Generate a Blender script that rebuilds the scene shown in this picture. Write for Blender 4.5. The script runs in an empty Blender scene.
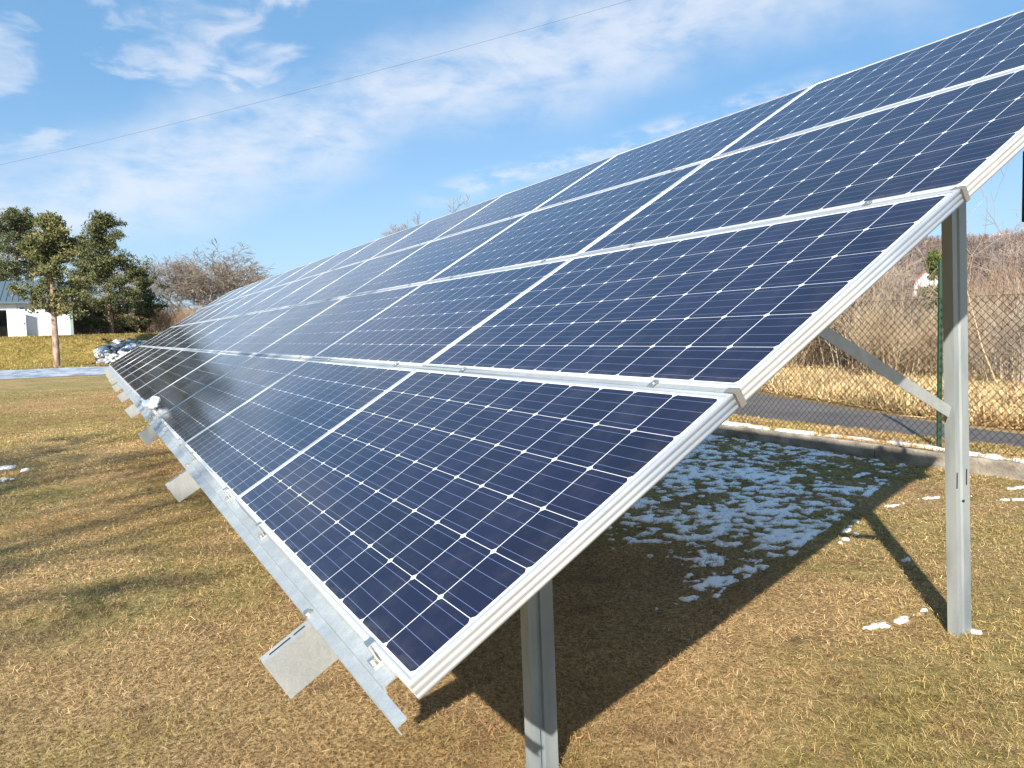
import bpy, bmesh, math, random
import numpy as np
from mathutils import Vector, Matrix
R = math.radians
sc = bpy.context.scene
COL = sc.collection

# ------------------------------------------------------------------ camera
F = 790.367
CAM = np.array([-0.489737, -1.357719, 0.651221])
RW = np.array([[0.8808836733, -0.4726059027, -0.0262224102],
               [-0.0547916892, -0.0467849479, -0.9974011427],
               [0.4701508533, 0.8800311525, -0.0671069725]])
cd = bpy.data.cameras.new('camera'); cam = bpy.data.objects.new('camera', cd); COL.objects.link(cam)
cd.sensor_width = 36; cd.lens = F / 1024 * 36; cd.clip_start = .05; cd.clip_end = 12000
m3 = RW.T @ np.diag([1, -1, -1])
mw = Matrix([[*m3[0], CAM[0]], [*m3[1], CAM[1]], [*m3[2], CAM[2]], [0, 0, 0, 1]])
cam.matrix_world = mw
sc.camera = cam

def ray(u, v):
    return RW.T @ np.array([(u - 512) / F, (v - 384) / F, 1])
def at_y(u, v, y):
    d = ray(u, v); return CAM + d * (y - CAM[1]) / d[1]
def at_d(u, v, dist):
    d = ray(u, v); return CAM + d / math.hypot(d[0], d[1]) * dist

# ------------------------------------------------------------------ light
SUN = Vector((1.19, 1.23, -1)).normalized()          # the way sunlight travels
SEL = R(30.3); SAZ = math.atan2(-1.19, -1.23)
w = bpy.data.worlds.new("World"); sc.world = w; w.use_nodes = True
ls = bpy.data.lights.new('sun', 'SUN'); so = bpy.data.objects.new('sun', ls); COL.objects.link(so)
ls.energy = 5.0; ls.angle = R(.53); ls.color = (1, .945, .86)
so.rotation_euler = SUN.to_track_quat('-Z', 'Y').to_euler(); so.location = (-20, -20, 20)
sc.view_settings.view_transform = 'Standard'; sc.view_settings.look = 'None'
sc.view_settings.gamma = 1; sc.view_settings.use_curve_mapping = False
sc.view_settings.exposure = 0.98
SKY_STRENGTH = .054

class NT:
    """tiny node-tree helper"""
    def __init__(s, tree): s.t = tree; s.n = tree.nodes; s.l = tree.links
    def new(s, ty, **k):
        n = s.n.new(ty)
        for a, b in k.items(): setattr(n, a, b)
        return n
    def put(s, sock, v):
        if isinstance(v, bpy.types.NodeSocket): s.l.new(v, sock)
        elif v is not None: sock.default_value = v
    def m(s, op, a, b=None, c=None, clamp=False):
        n = s.new('ShaderNodeMath', operation=op, use_clamp=clamp)
        s.put(n.inputs[0], a); s.put(n.inputs[1], b); s.put(n.inputs[2], c)
        return n.outputs[0]
    def dot(s, a, v):
        n = s.new('ShaderNodeVectorMath', operation='DOT_PRODUCT'); s.put(n.inputs[0], a); s.put(n.inputs[1], tuple(v)); return n.outputs['Value']
    def smooth(s, v, a, b, lo=0., hi=1.):
        n = s.new('ShaderNodeMapRange', interpolation_type='SMOOTHSTEP'); s.put(n.inputs[0], v)
        for i, q in zip((1, 2, 3, 4), (a, b, lo, hi)): s.put(n.inputs[i], q)
        return n.outputs[0]
    def noise(s, vec, scale, detail=4, rough=.55, dist=0, out='Fac'):
        n = s.new('ShaderNodeTexNoise'); s.put(n.inputs['Vector'], vec)
        n.inputs['Scale'].default_value = scale; n.inputs['Detail'].default_value = detail
        n.inputs['Roughness'].default_value = rough; n.inputs['Distortion'].default_value = dist
        return n.outputs[out]
    def scale(s, vec, v, loc=(0, 0, 0), rot=(0, 0, 0)):
        n = s.new('ShaderNodeMapping'); s.put(n.inputs['Vector'], vec)
        n.inputs['Scale'].default_value = v; n.inputs['Location'].default_value = loc; n.inputs['Rotation'].default_value = rot
        return n.outputs[0]
    def mix(s, f, a, b, mode='MIX'):
        n = s.new('ShaderNodeMix', data_type='RGBA', blend_type=mode)
        def c(v): return (*v, 1) if isinstance(v, tuple) and len(v) == 3 else v
        s.put(n.inputs[0], f); s.put(n.inputs[6], c(a)); s.put(n.inputs[7], c(b)); return n.outputs[2]
    def ramp(s, v, stops):
        n = s.new('ShaderNodeValToRGB'); s.put(n.inputs[0], v); cr = n.color_ramp
        while len(cr.elements) < len(stops): cr.elements.new(.5)
        for e, (p, c) in zip(cr.elements, stops): e.position = p; e.color = (*c, 1)
        return n.outputs[0]

# sky with clouds, laid out by world direction
g = NT(w.node_tree)
sky = g.new('ShaderNodeTexSky', sky_type='NISHITA'); sky.sun_disc = False
sky.sun_elevation = SEL; sky.sun_rotation = SAZ % (2 * math.pi); sky.altitude = 300
sky.air_density = 1.0; sky.dust_density = .5; sky.ozone_density = 2.2
bg = g.n['Background']; tc = g.new('ShaderNodeTexCoord').outputs['Generated']
def U(v): v = np.array(v, float); return v / np.linalg.norm(v)
n1 = U(np.cross(ray(60, 205), ray(700, 5)))
n2 = U(np.cross(ray(440, 200), ray(800, 90)))
n3 = U(np.cross(ray(260, 236), ray(345, 214)))
wa = g.noise(tc, 3.2, 5, .6); wb = g.noise(g.scale(tc, (4, 4, 9), (3, 1, 2)), 2.6, 5, .55, .5)
wc = g.noise(g.scale(tc, (10, 10, 26), rot=(0, .35, 0)), 1.9, 5, .6)
wob = g.m('MULTIPLY', g.m('SUBTRACT', wa, .5), .16)
d1 = g.m('ABSOLUTE', g.m('ADD', g.dot(tc, n1), wob))
band = g.smooth(d1, .005, .10, 1., 0.)
fade1 = g.smooth(g.dot(tc, U(ray(400, 110))), .72, .92)
band = g.m('MULTIPLY', g.m('MULTIPLY', band, fade1), g.smooth(g.m('ADD', g.m('MULTIPLY', wb, .6), g.m('MULTIPLY', wc, .4)), .24, .62))
def blob(u, v, r0, r1, amt, lo=.40, hi=.58):
    f = g.smooth(g.m('ADD', g.dot(tc, U(ray(u, v))), g.m('MULTIPLY', g.m('SUBTRACT', wb, .5), .010)), r0, r1)
    return g.m('MULTIPLY', f, g.smooth(wb, lo, hi, 0., amt))
pb = g.m('MAXIMUM', blob(185, 8, .9965, .9995, .85, .30, .66), blob(256, 28, .9975, .9997, .9, .28, .62))
pb = g.m('MAXIMUM', pb, g.m('MAXIMUM', blob(4, 92, .9978, .9997, .7, .3, .64), blob(122, 24, .9985, .9998, .6, .3, .62)))
st = g.m('MULTIPLY', g.smooth(g.m('ABSOLUTE', g.m('ADD', g.dot(tc, n2), g.m('MULTIPLY', wob, .25))), .002, .022, 1., 0.), g.smooth(wc, .38, .62, 0., .8))
st = g.m('MULTIPLY', st, g.smooth(g.dot(tc, U(ray(620, 150))), .96, .99))
sp = g.new('ShaderNodeSeparateXYZ'); g.put(sp.inputs[0], tc)
gen = g.m('MULTIPLY', g.smooth(wb, .5, .75, 0., .15), g.smooth(sp.outputs['Z'], .28, .45))
hz = g.smooth(sp.outputs['Z'], .0, .30, .55, .0)
# a broken cloud deck behind and beside the camera, out of the picture
back = g.m('MULTIPLY', g.smooth(g.dot(tc, U((.5, .86, 0))), -.2, .2, 1., 0.), g.smooth(wb, .42, .6, 0., .25))
cl = g.m('MAXIMUM', g.m('MAXIMUM', band, pb), g.m('MAXIMUM', g.m('MAXIMUM', st, gen), back), clamp=True)
cl = g.m('MULTIPLY', cl, .72)
skyc = g.mix(1., sky.outputs[0], (1.02, 1.12, 1.2), 'MULTIPLY')
c0 = g.mix(.45, skyc, (2.7, 6.0, 10.2))
c1 = g.mix(hz, c0, (6.0, 8.0, 9.8))
c2 = g.mix(cl, c1, (8.4, 8.8, 9.6))
g.put(bg.inputs[0], c2); bg.inputs[1].default_value = SKY_STRENGTH

# ------------------------------------------------------------------ helpers
def tag(o, label=None, cat=None, group=None, kind=None):
    if label: o['label'] = label
    if cat: o['category'] = cat
    if group: o['group'] = group
    if kind: o['kind'] = kind
    return o
def empty(name, loc=(0, 0, 0), rot=(0, 0, 0)):
    o = bpy.data.objects.new(name, None); COL.objects.link(o); o.location = loc; o.rotation_euler = rot
    o.empty_display_size = .2; return o
def link(name, me, parent=None):
    o = bpy.data.objects.new(name, me); COL.objects.link(o)
    if parent: o.parent = parent
    return o
def npmesh(name, V, Fc, mats=(), col=None, smooth=False, mi=None):
    """V (n,3), Fc (m,k) constant-size faces"""
    V = np.asarray(V, np.float32); Fc = np.asarray(Fc, np.int32)
    me = bpy.data.meshes.new(name); k = Fc.shape[1]
    me.vertices.add(len(V)); me.vertices.foreach_set('co', V.ravel())
    me.loops.add(Fc.size); me.loops.foreach_set('vertex_index', Fc.ravel())
    me.polygons.add(len(Fc)); me.polygons.foreach_set('loop_start', np.arange(0, Fc.size, k, dtype=np.int32))
    me.polygons.foreach_set('loop_total', np.full(len(Fc), k, np.int32))
    for q in mats: me.materials.append(q)
    if mi is not None: me.polygons.foreach_set('material_index', np.asarray(mi, np.int32))
    if smooth: me.polygons.foreach_set('use_smooth', np.ones(len(Fc), bool))
    me.update(calc_edges=True)
    if col is not None:
        a = me.color_attributes.new('tint', 'FLOAT_COLOR', 'POINT')
        c4 = np.ones((len(V), 4), np.float32); c4[:, :3] = col; a.data.foreach_set('color', c4.ravel())
    return me
class MB:
    """collects faces; build() makes ONE mesh object"""
    def __init__(s): s.v = []; s.f = []
    def add(s, vs, fs):
        b = len(s.v); s.v += [tuple(map(float, q)) for q in vs]; s.f += [tuple(b + i for i in q) for q in fs]
    def box(s, a, b, fn=None):
        (x0, y0, z0), (x1, y1, z1) = a, b
        vs = [(x, y, z) for z in (z0, z1) for y in (y0, y1) for x in (x0, x1)]
        if fn: vs = [fn(*q) for q in vs]
        s.add(vs, [(0, 2, 3, 1), (4, 5, 7, 6), (0, 1, 5, 4), (2, 6, 7, 3), (0, 4, 6, 2), (1, 3, 7, 5)])
    def extrude(s, prof, p0, p1, ax, ay):
        """closed 2-D profile swept from p0 to p1 with axes ax, ay"""
        p0, p1, ax, ay = map(Vector, (p0, p1, ax, ay)); n = len(prof)
        vs = [p0 + ax * x + ay * y for x, y in prof] + [p1 + ax * x + ay * y for x, y in prof]
        s.add(vs, [(i, (i + 1) % n, n + (i + 1) % n, n + i) for i in range(n)] + [tuple(range(n))[::-1], tuple(range(n, 2 * n))])
    def cyl(s, p0, p1, r, n=10, r1=None):
        p0 = Vector(p0); p1 = Vector(p1); d = (p1 - p0).normalized(); a = d.orthogonal().normalized(); b = d.cross(a)
        r1 = r if r1 is None else r1
        c = [(math.cos(2 * math.pi * i / n), math.sin(2 * math.pi * i / n)) for i in range(n)]
        vs = [p0 + (a * x + b * y) * r for x, y in c] + [p1 + (a * x + b * y) * r1 for x, y in c]
        s.add(vs, [(i, (i + 1) % n, n + (i + 1) % n, n + i) for i in range(n)] + [tuple(range(n))[::-1], tuple(range(n, 2 * n))])
    def mesh(s, name, mat):
        me = bpy.data.meshes.new(name); me.from_pydata(s.v, [], s.f)
        bm = bmesh.new(); bm.from_mesh(me); bmesh.ops.recalc_face_normals(bm, faces=bm.faces); bm.to_mesh(me); bm.free()
        me.materials.append(mat); return me
    def build(s, name, mat, parent=None, bevel=0):
        o = link(name, s.mesh(name, mat), parent)
        if bevel:
            b = o.modifiers.new('bevel', 'BEVEL'); b.width = bevel; b.segments = 2; b.limit_method = 'ANGLE'
        return o
def cprofile(wd, fl, t, lip=.012):
    """lipped C: web along x (0..wd) at y=0, flanges towards +y"""
    return [(0, 0), (wd, 0), (wd, fl), (wd - lip, fl), (wd - lip, fl - t), (wd - t, fl - t), (wd - t, t), (t, t), (t, fl - t), (lip, fl - t), (lip, fl), (0, fl)]

# ------------------------------------------------------------------ materials
def mat(name, color=(.5, .5, .5), rough=.6, metal=0., spec=.5):
    m = bpy.data.materials.new(name); m.use_nodes = True; g = NT(m.node_tree); b = g.n['Principled BSDF']
    b.inputs['Base Color'].default_value = (*color, 1); b.inputs['Roughness'].default_value = rough
    b.inputs['Metallic'].default_value = metal; b.inputs['Specular IOR Level'].default_value = spec
    return m, g, b
def varied(name, c1, c2, scale=4, rough=.7, metal=0., bump=0., bscale=40, detail=5, obj=True, stretch=(1, 1, 1), lo=.35, hi=.65, spec=.5):
    m, g, b = mat(name, c1, rough, metal, spec)
    tc = g.new('ShaderNodeTexCoord').outputs['Object']
    n = g.noise(g.scale(tc, stretch), scale, detail)
    g.put(b.inputs['Base Color'], g.mix(g.smooth(n, lo, hi), c1, c2))
    if bump:
        bn = g.new('ShaderNodeBump'); bn.inputs['Strength'].default_value = bump; bn.inputs['Distance'].default_value = .02
        g.put(bn.inputs['Height'], g.noise(tc, bscale, 5)); g.put(b.inputs['Normal'], bn.outputs[0])
    return m
def tinted(name, rough=.9, transl=0., spec=.15):
    m, g, b = mat(name, rough=rough, spec=spec); a = g.new('ShaderNodeVertexColor', layer_name='tint')
    g.put(b.inputs['Base Color'], a.outputs[0])
    if transl:
        tr = g.new('ShaderNodeBsdfTranslucent'); g.put(tr.inputs[0], a.outputs[0]); mx = g.new('ShaderNodeMixShader'); mx.inputs[0].default_value = transl
        g.l.new(b.outputs[0], mx.inputs[1]); g.l.new(tr.outputs[0], mx.inputs[2]); g.l.new(mx.outputs[0], g.n['Material Output'].inputs[0])
    return m
def galvanised(name, c1, c2, rough=.42):
    m, g, b = mat(name, c1, rough, .5)
    tc = g.new('ShaderNodeTexCoord').outputs['Object']
    vo = g.new('ShaderNodeTexVoronoi'); g.put(vo.inputs['Vector'], tc); vo.inputs['Scale'].default_value = 210
    sep = g.new('ShaderNodeSeparateColor'); g.put(sep.inputs[0], vo.outputs['Color'])
    f = g.m('ADD', g.m('MULTIPLY', sep.outputs[0], .16), g.m('MULTIPLY', g.noise(g.scale(tc, (1, 1, .3)), 11, 6, .7), .84))
    g.put(b.inputs['Base Color'], g.mix(g.smooth(f, .3, .8), c1, c2))
    g.put(b.inputs['Roughness'], g.smooth(g.noise(tc, 14, 5),   .3, .7, rough - .03, rough + .05))
    return m
ZINC = galvanised('galvanised_steel', (.36, .39, .40), (.50, .53, .53), .48)
ZINC_DULL = galvanised('dull_galvanised_steel', (.38, .39, .38), (.52, .53, .50), .5)
ALU = varied('anodised_aluminium', (.56, .58, .60), (.65, .67, .69), 3, .42, .5, 0, stretch=(1, 1, 1))
BOLT, _, _ = mat('bolt_steel', (.62, .6, .55), .3, .9)
RUSTY, _, _ = mat('brown_clamp_steel', (.30, .22, .17), .6, .6)  # plain brownish steel colour, even all over
POSTM = varied('weathered_zinc_post', (.21, .24, .25), (.34, .365, .36), 6, .5, .3, 0, stretch=(1, 1, .25))
RUSTY2, _, _ = mat('weathered_tab_steel', (.36, .33, .29), .5, .7)
DARK, _, _ = mat('dark_plastic', (.02, .02, .025), .5)
BLACKBACK, _, _ = mat('white_backsheet', (.72, .73, .74), .5)

# solar cells: 12 x 6 mono cells behind glass; object coords x = up-slope, y = along, metres from centre
def cell_material(name, wb, la):
    m, g, b = mat(name, (.01, .015, .05), .1)
    tc = g.new('ShaderNodeTexCoord').outputs['Object']; s = g.new('ShaderNodeSeparateXYZ'); g.put(s.inputs[0], tc)
    X, Y = s.outputs[0], s.outputs[1]
    px = (wb - .013) / 6; py = (la - .026) / 12
    def cellcoord(v, p, n):
        q = g.m('ADD', g.m('DIVIDE', v, p), n / 2); fr = g.m('FRACT', q)
        return q, g.m('MULTIPLY', g.m('ABSOLUTE', g.m('SUBTRACT', fr, .5)), p), fr
    qx, ax, fx = cellcoord(X, px, 6); qy, ay, fy = cellcoord(Y, py, 12)
    inx = g.m('LESS_THAN', g.m('ABSOLUTE', X), px * 3 - .001); iny = g.m('LESS_THAN', g.m('ABSOLUTE', Y), py * 6 - .001)
    hx = px / 2 - .0008; hy = py / 2 - .0014
    cell = g.m('MULTIPLY', g.m('LESS_THAN', ax, hx), g.m('LESS_THAN', ay, hy))
    cell = g.m('MULTIPLY', cell, g.m('LESS_THAN', g.m('ADD', ax, ay), hx + hy - .0088))
    cell = g.m('MULTIPLY', cell, g.m('MULTIPLY', inx, iny))
    bb = g.m('ABSOLUTE', g.m('SUBTRACT', g.m('FRACT', g.m('MULTIPLY', fx, 4)), .5))
    bus = g.m('MULTIPLY', g.m('LESS_THAN', bb, .0007 / (px / 4)), cell)
    # subtle difference from cell to cell
    cid = g.new('ShaderNodeCombineXYZ'); g.put(cid.inputs[0], g.m('FLOOR', qx)); g.put(cid.inputs[1], g.m('FLOOR', qy))
    wn = g.new('ShaderNodeTexWhiteNoise'); g.put(wn.inputs['Vector'], cid.outputs[0])
    oi = g.new('ShaderNodeObjectInfo')
    tone = g.m('ADD', g.m('MULTIPLY', wn.outputs['Value'], .75), g.m('MULTIPLY', oi.outputs['Random'], .4))
    cc = g.mix(tone, (.0040, .0034, .0130), (.0082, .0074, .0280))
    fing = g.m('MULTIPLY', g.m('LESS_THAN', g.m('FRACT', g.m('MULTIPLY', Y, 480)), .16), .35)
    cc = g.mix(fing, cc, (.035, .045, .09))
    dust = g.smooth(g.noise(tc, 9, 6, .65), .40, .8, .004, .028)
    c = g.mix(cell, (.66, .67, .70), cc); c = g.mix(bus, c, (.10, .125, .23)); c = g.mix(dust, c, (.55, .52, .46)); low = g.m('MULTIPLY', g.smooth(X, -wb / 2 + .05, -wb / 2, 0., .08), g.smooth(g.noise(g.scale(tc, (3, 1, 1)), 14, 5), .35, .65)); c = g.mix(low, c, (.40, .36, .30))
    g.put(b.inputs['Base Color'], c)
    b.inputs['IOR'].default_value = 1.40; b.inputs['Specular IOR Level'].default_value = .5
    g.put(b.inputs['Roughness'], g.smooth(g.noise(tc, 3.5, 5), .3, .7, .10, .17))
    return m

# ------------------------------------------------------------------ ground shape
GZ = -.76
def sstep(a, b, x):
    t = np.clip((np.asarray(x, float) - a) / (b - a), 0, 1); return t * t * (3 - 2 * t)
_rng = np.random.default_rng(5)
_ph = _rng.uniform(0, 6.28, (14, 2)); _k = _rng.normal(0, 1, (14, 2))
def wav(x, y, f):
    s = 0
    for (a, b), (p, q) in zip(_k, _ph): s = s + np.sin(x * a * f + p) * np.cos(y * b * f + q)
    return s / 14
def lawn_z(x, y):
    x = np.asarray(x, float); y = np.asarray(y, float)
    z = GZ + .02 * wav(x, y, .9) + .006 * wav(x, y, 5)
    return z
def ground_z(x, y):
    x = np.asarray(x, float); y = np.asarray(y, float)
    z = lawn_z(x, y)
    east = sstep(6.60, 6.66, x)
    z = z * (1 - east) + (GZ + .135 + .006 * wav(x, y, 3)) * east
    r = np.hypot(x, y)
    # grassy bank up to the yard of the white building
    bank = sstep(51, 57.5, y + .10 * x) * (1 - sstep(26, 44, x)) 
    z = z + bank * (1.78 + .12 * wav(x, y, .25))
    # dip of the field and the wooded ridge
    z = z - .25 * sstep(11, 16, x) + .25 * wav(x, y, .12) * sstep(14, 40, x)
    u = x * math.sin(R(62)) + y * math.cos(R(62)); v = -x * math.cos(R(62)) + y * math.sin(R(62))
    ridge = sstep(95, 330, u) * (1 - sstep(480, 800, u)) * np.exp(-(v / 260) ** 2)
    z = z + ridge * (23.5 + 4 * wav(x, y, .012) + 2 * wav(x, y, .05))
    return z

def grid_mesh(name, xs, ys, zf, m, dz=0.):
    X, Y = np.meshgrid(xs, ys); Z = zf(X, Y) + dz; V = np.stack([X, Y, Z], -1).reshape(-1, 3)
    nx, ny = len(xs), len(ys); i = np.arange(nx * ny).reshape(ny, nx)
    Fc = np.stack([i[:-1, :-1], i[:-1, 1:], i[1:, 1:], i[1:, :-1]], -1).reshape(-1, 4)
    return npmesh(name, V, Fc, [m], smooth=True)

# ground material
m, g, b = mat('dry_lawn', rough=.95, spec=.1)
geo = g.new('ShaderNodeNewGeometry').outputs['Position']; s = g.new('ShaderNodeSeparateXYZ'); g.put(s.inputs[0], geo)
big = g.noise(geo, .55, 5, .6); mid = g.noise(geo, 3.2, 6, .65); fine = g.noise(g.scale(geo, (1, 1, 1)), 60, 4, .7); fin2 = g.noise(g.scale(geo, (1, .5, 1), rot=(0, 0, .6)), 23, 6, .75)
straw = g.mix(g.smooth(fine, .35, .65), (.17, .11, .045), (.54, .385, .19))
olive = g.mix(g.smooth(fin2, .35, .65), (.13, .11, .032), (.39, .32, .13))
soil = g.mix(g.smooth(fin2, .35, .65), (.10, .062, .038), (.32, .20, .11))
c = g.mix(g.smooth(big, .42, .60), straw, olive)
c = g.mix(g.smooth(mid, .52, .70, 0., .8), c, soil)
field = g.mix(g.smooth(fin2, .3, .7), (.32, .21, .10), (.55, .40, .20))
fieldm = g.mix(g.smooth(g.noise(g.scale(geo, (1, 1, 1)), .35, 5), .40, .62), field, (.24, .17, .075))
c = g.mix(g.smooth(s.outputs[0], 7.4, 8.2), c, fieldm)
far = g.mix(g.smooth(g.noise(geo, .06, 6, .7), .35, .65), (.105, .070, .055), (.17, .115, .080))
dist = g.m('ADD', g.m('MULTIPLY', s.outputs[0], .88), g.m('MULTIPLY', s.outputs[1], .47))
c = g.mix(g.m('MULTIPLY', g.smooth(dist, 90, 130), g.smooth(s.outputs[0], 40, 60)), c, far)
lush = g.mix(g.smooth(g.noise(geo, 1.3, 8, .8), .38, .60), (.20, .17, .045), (.36, .25, .085))
c = g.mix(g.m('MULTIPLY', g.smooth(s.outputs[1], 49, 51), g.smooth(s.outputs[0], 20, 14)), c, lush)
g.put(b.inputs['Base Color'], c)
bn = g.new('ShaderNodeBump'); bn.inputs['Strength'].default_value = .9; bn.inputs['Distance'].default_value = .03
g.put(bn.inputs['Height'], g.m('ADD', g.noise(geo, 35, 6, .75), g.m('MULTIPLY', g.noise(geo, 9, 4), 1.4))); g.put(b.inputs['Normal'], bn.outputs[0])
GROUND = m

def spaced(*seg):
    out = []
    for a, b, st in seg: out += list(np.arange(a, b, st))
    return np.array(out + [seg[-1][1]])
xs = spaced((-4000, -400, 600), (-400, -60, 40), (-60, -8, 4), (-8, 6.5, .25), (6.5, 6.75, .05), (6.75, 20, .5), (20, 60, 2), (60, 700, 12), (700, 6000, 500))
ys = spaced((-4000, -400, 600), (-400, -40, 40), (-40, -4, 2), (-4, 14, .25), (14, 45, 1), (45, 65, .5), (65, 120, 5), (120, 700, 15), (700, 6000, 500))
tag(link('ground', grid_mesh('ground', xs, ys, ground_z, GROUND)), kind='structure')

# asphalt lane beyond the fence
m, g, b = mat('asphalt', rough=.85, spec=.3)
geo = g.new('ShaderNodeNewGeometry').outputs['Position']
c = g.mix(g.smooth(g.noise(geo, 1.4, 6, .7), .35, .7), (.10, .086, .078), (.15, .128, .115)); c = g.mix(g.smooth(g.noise(geo, 160, 2), .5, .75, 0., .6), c, (.26, .24, .23))
c = g.mix(g.smooth(g.noise(geo, 3.5, 5, .7), .60, .72, 0., .8), c, (.24, .17, .09))
g.put(b.inputs['Base Color'], c); ASPH = m
yy = np.arange(-3, 30, .5); rr = np.random.default_rng(3)
fe = np.interp(yy, [-3, 3.4, 4.5, 9, 14, 30], [8.6, 8.45, 8.6, 10.2, 12.5, 22]) + rr.normal(0, .05, len(yy))
ne = np.interp(yy, [-3, 3, 7, 14, 30], [7.50, 7.48, 7.5, 8.4, 15]) + rr.normal(0, .03, len(yy))
V = []; 
for y, a, c_ in zip(yy, ne, fe):
    for t in np.linspace(0, 1, 7):
        x = a + (c_ - a) * t; V.append((x, y, float(ground_z(x, y)) + .008 + .015 * math.sin(t * math.pi)))
V = np.array(V); i = np.arange(len(V)).reshape(-1, 7)
Fc = np.stack([i[:-1, :-1], i[:-1, 1:], i[1:, 1:], i[1:, :-1]], -1).reshape(-1, 4)
tag(link('road', npmesh('road', V, Fc, [ASPH], smooth=True)), kind='structure')
# frosty track across the far end of the lawn
m, g, b = mat('frosted_gravel', rough=.8)
geo = g.new('ShaderNodeNewGeometry').outputs['Position']
c = g.mix(g.smooth(g.noise(g.scale(geo, (1, .35, 1)), 1.6, 6, .7), .38, .62), (.17, .195, .24), (.42, .465, .54)); g.put(b.inputs['Base Color'], c)
tx = np.linspace(-40, 60, 120); V = []
for x in tx:
    for t in np.linspace(0, 1, 6):
        y = 36.5 + (49.2 - 36.5) * t - .10 * x + .35 * math.sin(x * .5); V.append((x, y, float(ground_z(x, y)) + .012))
V = np.array(V); i = np.arange(len(V)).reshape(-1, 6)
Fc = np.stack([i[:-1, :-1], i[1:, :-1], i[1:, 1:], i[:-1, 1:]], -1).reshape(-1, 4)
tag(link('path', npmesh('path', V, Fc, [m], smooth=True)), kind='structure')

# ------------------------------------------------------------------ solar array
TH = math.atan2(.52106314, .85291697); CT, ST = math.cos(TH), math.sin(TH)
BR = [0, 0.960035, 1.944908, 2.98258, 3.938416]
def L(b, a, n):
    """rack coordinates: b up-slope, a along, n below the glass -> world"""
    return (b * CT + n * ST, a, b * ST - n * CT)
NCOL = 12; PITCH = 1.977
ROWN = ['bottom row', 'second row from bottom', 'third row from bottom', 'top row']
ORD = ['nearest', 'second', 'third', 'fourth', 'fifth', 'sixth', 'seventh', 'eighth', 'ninth', 'tenth', 'eleventh', 'farthest']
FT = .012
for r in range(4):
    b0 = BR[r] + (0 if r == 0 else .012); b1 = BR[r + 1] - (.012 if r < 3 else 0)
    wb = b1 - b0; la = PITCH - .011
    hb, ha = wb / 2, la / 2
    # frame: rectangular rings (outset from the panel edge, depth)
    rings = [(-FT, .0035), (-FT, 0), (0, 0), (0, -.009), (-.0011, -.0115), (-.0011, -.0155), (0, -.018), (0, -.0245), (-.0011, -.027), (-.0011, -.031), (0, -.0335), (0, -.040), (-.028, -.040), (-.028, -.037), (-.0045, -.037)]
    rings[0] = (-FT, -.0035)
    V = []; Fc = []
    for q, z in rings:
        V += [(sx * (hb + q), sy * (ha + q), z) for sx, sy in ((-1, -1), (1, -1), (1, 1), (-1, 1))]
    for k in range(len(rings) - 1):
        for j in range(4): Fc.append((4 * k + j, 4 * k + (j + 1) % 4, 4 * k + 4 + (j + 1) % 4, 4 * k + 4 + j))
    fm = npmesh('frame', V, Fc, [ALU])
    bm = bmesh.new(); bm.from_mesh(fm); bmesh.ops.recalc_face_normals(bm, faces=bm.faces); bm.to_mesh(fm); bm.free()
    cm = MB(); cm.box((-hb + .003, -ha + .003, -.0085), (hb - .003, ha - .003, -.0025))
    cmesh = cm.mesh('glass', cell_material('solar_cells', wb - 2 * FT, la - 2 * FT)); cmesh.materials.append(BLACKBACK)
    for p in cmesh.polygons:
        if p.normal.z < -.5: p.material_index = 1
    jb = MB(); jb.box((hb - .16, -.06, -.030), (hb - .06, .06, -.009)); jmesh = jb.mesh('junction_box', DARK)
    for c in range(NCOL):
        rs = random.Random(r * 100 + c)
        t = empty('solar_panel', L((b0 + b1) / 2, PITCH * c + la / 2 + (.0 if c == 0 else rs.uniform(-.002, .002)), 0 if c == 0 else rs.uniform(0, .002)), (rs.uniform(-.001, .001), -TH + rs.uniform(-.0015, .0015), 0))
        side = 'at near end' if c == 0 else 'at far end' if c == NCOL - 1 else 'from near end'
        tag(t, f'dark blue solar panel in silver frame, {ROWN[r]}, {ORD[c]} {side}', 'solar panel', 'solar panels of the array')
        link('frame', fm, t); link('glass', cmesh, t); link('junction_box', jmesh, t)

# mounting rack, one bolted thing with its parts
rack = empty('mounting_rack', L(0, 0, .05))
rinv = Matrix.Translation(-Vector(L(0, 0, .05)))
tag(rack, 'galvanised steel rack with posts, rafters and rails carrying all the solar panels', 'mounting rack')
def rp(mb, name, m_, bevel=0, parent=None):
    o = mb.build(name, m_, parent or rack, bevel); o.data.transform(rinv); return o
AEND = NCOL * PITCH
# eave purlin: stepped strip below the lowest panels, in two lengths
def eave(a0, a1, e0, e1):
    q = MB()
    prof = lambda e: [(.05, .0435), (-.034, .0435), (-.036, .058), (e + .003, .058), (e, .061), (e, .078), (e + .003, .078), (e + .003, .0615), (-.033, .0615), (-.031, .047), (.05, .047)]
    for (x0, x1) in ((a0, a1),):
        p0 = [L(b, x0, n) for b, n in prof(e0)]; p1 = [L(b, x1, n) for b, n in prof(e1)]; k = len(p0)
        q.add(p0 + p1, [(i, (i + 1) % k, k + (i + 1) % k, k + i) for i in range(k)] + [tuple(range(k))[::-1], tuple(range(k, 2 * k))])
    return q
e1 = rp(eave(.13, 6.62, -.064, -.088), 'purlin', ZINC)
tip = MB()
pr = [(-.036, .0578), (-.060, .0578), (-.063, .061), (-.063, .078), (-.060, .078), (-.060, .0615), (-.036, .0615)]
p0 = [L(b, .012, n) for b, n in pr]; p1 = [L(b, .1297, n) for b, n in pr]; k = len(pr)
tip.add(p0 + p1, [(i, (i + 1) % k, k + (i + 1) % k, k + i) for i in range(k)] + [tuple(range(k))[::-1], tuple(range(k, 2 * k))])
rp(tip, 'purlin_tip', ZINC)
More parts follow.
